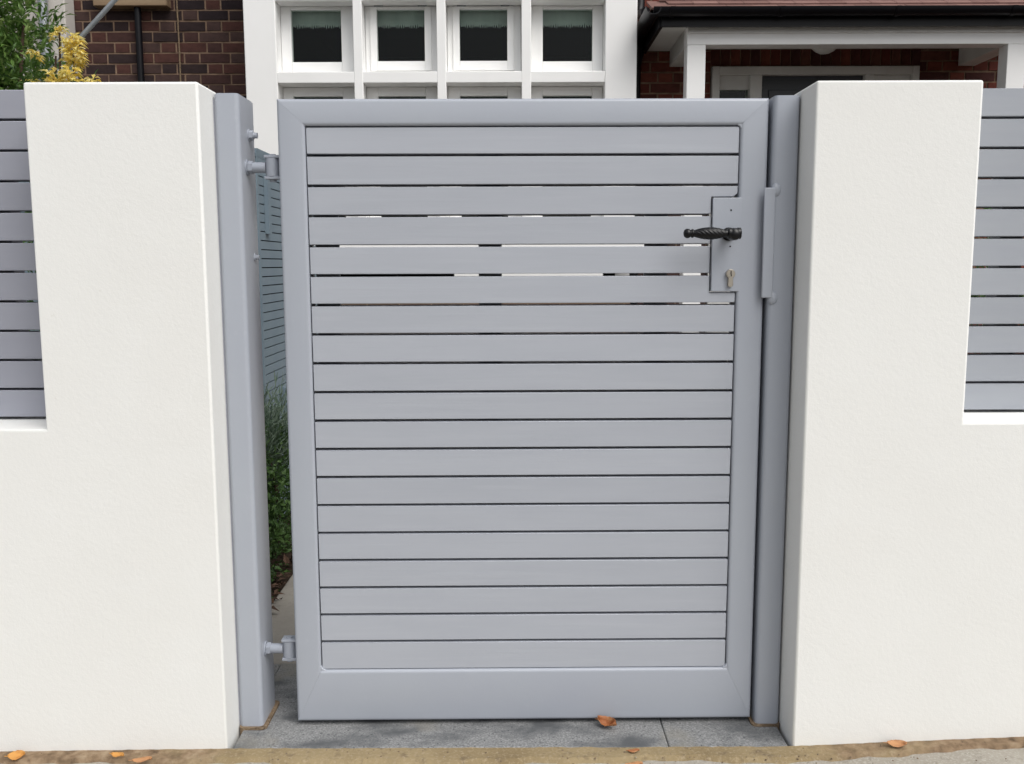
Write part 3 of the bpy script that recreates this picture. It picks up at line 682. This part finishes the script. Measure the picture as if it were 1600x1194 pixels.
spike((-2.08, 4.0, 1.65), (-2.07, 4.0, 1.72), 24, .035, .026)
cl2 = [(c[0] + .07,) + c[1:] for c in [(-2.02, 4.05, 1.55, .2, .16, .2), (-2.02, 4.05, 1.1, .3, .24, .4), (-2.0, 4.05, .5, .32, .28, .45), (-2.0, 4.08, 1.83, .09, .08, .14), (-1.85, 4.02, 1.5, .14, .14, .16)]]
obj('foliage', shrub_leaves(cl2, 5000, .042, .016, .6), 'leaf_d', YP)
obj('stem', stems((-2.0, 4.05, .05), [(c[0], c[1], c[2]) for c in cl2] + [(-1.815, 4.0, 1.86), (-1.88, 4.02, 1.91)], .012), 'bark', YP, smooth=True)
LV = thing('lavender_bush', 'grey-green lavender above the dark bush in the hinge gap', 'shrub', (-.80, 2.85, 0))
lv = MB()
for _ in range(900):
    a = random.uniform(0, 2 * pi); r = random.random() ** .5; b0 = Vector((-.80 + .05 * r * cos(a), 2.86 + .10 * r * sin(a), random.uniform(.25, .40)))
    d = Vector((cos(a) * r * .55, sin(a) * r * .55, 1)).normalized(); ln = random.uniform(.10, .25)
    p = b0 + d * ln
    for j in range(4): leafmesh(lv, b0 + d * ln * j / 4, (d + rdir() * .55).normalized(), rdir(), random.uniform(.03, .055), .0042, .1, .2)
obj('foliage', lv, 'leaf_l', LV)
obj('stem', stems((-.8, 2.86, .04), [(-.80 + random.uniform(-.06, .06), 2.86 + random.uniform(-.08, .08), .42) for _ in range(8)], .004), 'bark', LV)
BX = thing('box_bush', 'small dark green bush beside the path in the hinge gap', 'shrub', (-.78, 2.7, 0))
cl3 = [(-.785, 2.72, .26, .125, .25, .20), (-.79, 2.60, .12, .11, .22, .12), (-.79, 2.95, .22, .14, .22, .22), (-.765, 2.42, .10, .085, .16, .09), (-.75, 2.62, .12, .08, .14, .10)]
obj('foliage', shrub_leaves(cl3, 8000, .021, .012, .5, 5), 'leaf_d', BX)
obj('stem', stems((-.8, 2.72, .04), [(c[0], c[1], c[2]) for c in cl3], .006), 'bark', BX)
HG = thing('added_hedge', 'unseen dark planting added to darken the slat gaps of the right fence', 'added_hedge', (1.7, 2.5, 0))  # unseen foliage added so gaps in the right fence read dark
cl4 = [(x, 2.45, z, .30, .26, .33) for x in lin(.98, 2.6, 6) for z in (.3, .85)]
obj('foliage', shrub_leaves(cl4, 9000, .035, .018, .5, 5), 'leaf_d', HG)
obj('stem', stems((1.7, 2.45, .04), [(c[0], c[1], c[2]) for c in cl4], .012), 'bark', HG)
HG2 = thing('added_hedge', 'unseen dark planting added to darken the slat gaps of the left fence', 'added_hedge', (-2.4, 2.5, 0))  # added foliage mass, out of view, darkens the left fence's gaps
cl5 = [(x, 2.45, z, .30, .26, .33) for x in lin(-2.7, -1.15, 6) for z in (.3, .85)]
obj('foliage', shrub_leaves(cl5, 9000, .035, .018, .5, 5), 'leaf_d', HG2)
obj('stem', stems((-1.9, 2.45, .04), [(c[0], c[1], c[2]) for c in cl5], .012), 'bark', HG2)
lit = MB()
for _ in range(75):
    y = random.uniform(2.1, 3.0); leafmesh(lit, Vector((-.672 + random.gauss(0, .018), y, random.uniform(.034, .05))), Vector((random.uniform(-1, 1), random.uniform(-1, 1), random.uniform(-.1, .3))), Vector((0, 0, 1)), random.uniform(.02, .045), random.uniform(.01, .022))
o = obj('leaf_litter', lit, 'leaf_b'); o['kind'] = 'stuff'
# galvanised pole leaning through the yellow shrub
tag(obj('metal_pole', MB().tube([(-3.80, 4.2, 0.03), (-1.877, 4.2, 1.93), (-1.20, 4.2, 2.60)], .0105, 12), 'galv', smooth=True), 'thin grey metal pole leaning beside the yellow flowers', 'pole')

# ------------------------------------------------------------------ fallen leaves
def fallen(label, loc, ln, wd, rz, m, curl, tilt=0):
    mb = MB(); nx, ny = 11, 6; v = []; f = []
    for i in range(nx):
        t = i / (nx - 1); hw = wd / 2 * (sin(pi * min(1, t * .97 + .015)) ** .75) * (1 + .07 * sin(i * 2.7)) + .0004
        for j in range(ny):
            s = j / (ny - 1) * 2 - 1
            v.append(((t - .5) * ln, s * hw, .0015 + curl * ln * (abs(s) ** 1.6 * .35 + (t - .5) ** 2 * .9) + .0012 * sin(5 * t + 3 * s)))
    for i in range(nx - 1):
        for j in range(ny - 1): a = i * ny + j; f.append((a, a + 1, a + ny + 1, a + ny))
    mb.add(v, f); 
    mb.tube([(-ln * .5, 0, .0025 + curl * ln * .22), (-ln * .68, ln * .03, .003 + curl * ln * .2)], .0007, 5)
    o = obj('fallen_leaf', mb, m, smooth=True); o.location = loc; o.rotation_euler = (tilt, 0, rz)
    s_ = o.modifiers.new('thickness', 'SOLIDIFY'); s_.thickness = .0005
    tag(o, label, 'leaf', 'fallen leaves on the pavement'); return o
fallen('orange leaf fallen at the foot of the left wall, farthest left', (-.935, 1.645, pz(-.93) + .003), .030, .020, .3, 'leaf_o', .35, .5)
fallen('small yellow-orange leaf fallen below the left pier', (-.742, 1.640, pz(-.74) + .003), .026, .013, -.2, 'leaf_o', .4, .2)
fallen('flat brown leaf below the left pier at the bottom edge', (-.690, 1.622, pz(-.69) + .003), .035, .018, .2, 'leaf_t', .2)
fallen('curled rust-brown leaf on the dark stone step under the gate', (.190, 1.748, .036), .040, .022, -.55, 'leaf_r', .9, .5)
fallen('rust-brown leaf scrap on the sandy strip below the step', (.2275, 1.650, .035), .022, .012, .1, 'leaf_r', .15)
fallen('tan leaf lying below the step at the bottom edge', (.222, 1.606, .030), .034, .018, .15, 'leaf_t', .25)
fallen('tan leaf fallen at the foot of the right wall', (.724, 1.652, pz(.72) + .003), .036, .018, -.1, 'leaf_t', .3, .3)

# ------------------------------------------------------------------ grit and crumbs along the foot of the walls
gr = MB()
for _ in range(260):
    x = random.uniform(-1.2, 1.2); y = random.choice((1.664, 1.64, 1.62)) - abs(random.gauss(0, .012)); r = random.uniform(.0008, .0026)
    z = pz(x) + r * .4 - (.004 if y < 1.63 else .001)
    vs = [(x + r * random.uniform(.6, 1.2) * a, y + r * random.uniform(.6, 1.2) * b_, z + r * random.uniform(.5, .9) * c) for a, b_, c in ((1, 0, 0), (-1, 0, 0), (0, 1, 0), (0, -1, 0), (0, 0, 1), (0, 0, -1))]
    gr.add(vs, [(0, 2, 4), (2, 1, 4), (1, 3, 4), (3, 0, 4), (2, 0, 5), (1, 2, 5), (3, 1, 5), (0, 3, 5)])
o = obj('grit', gr, 'grit'); o['kind'] = 'stuff'
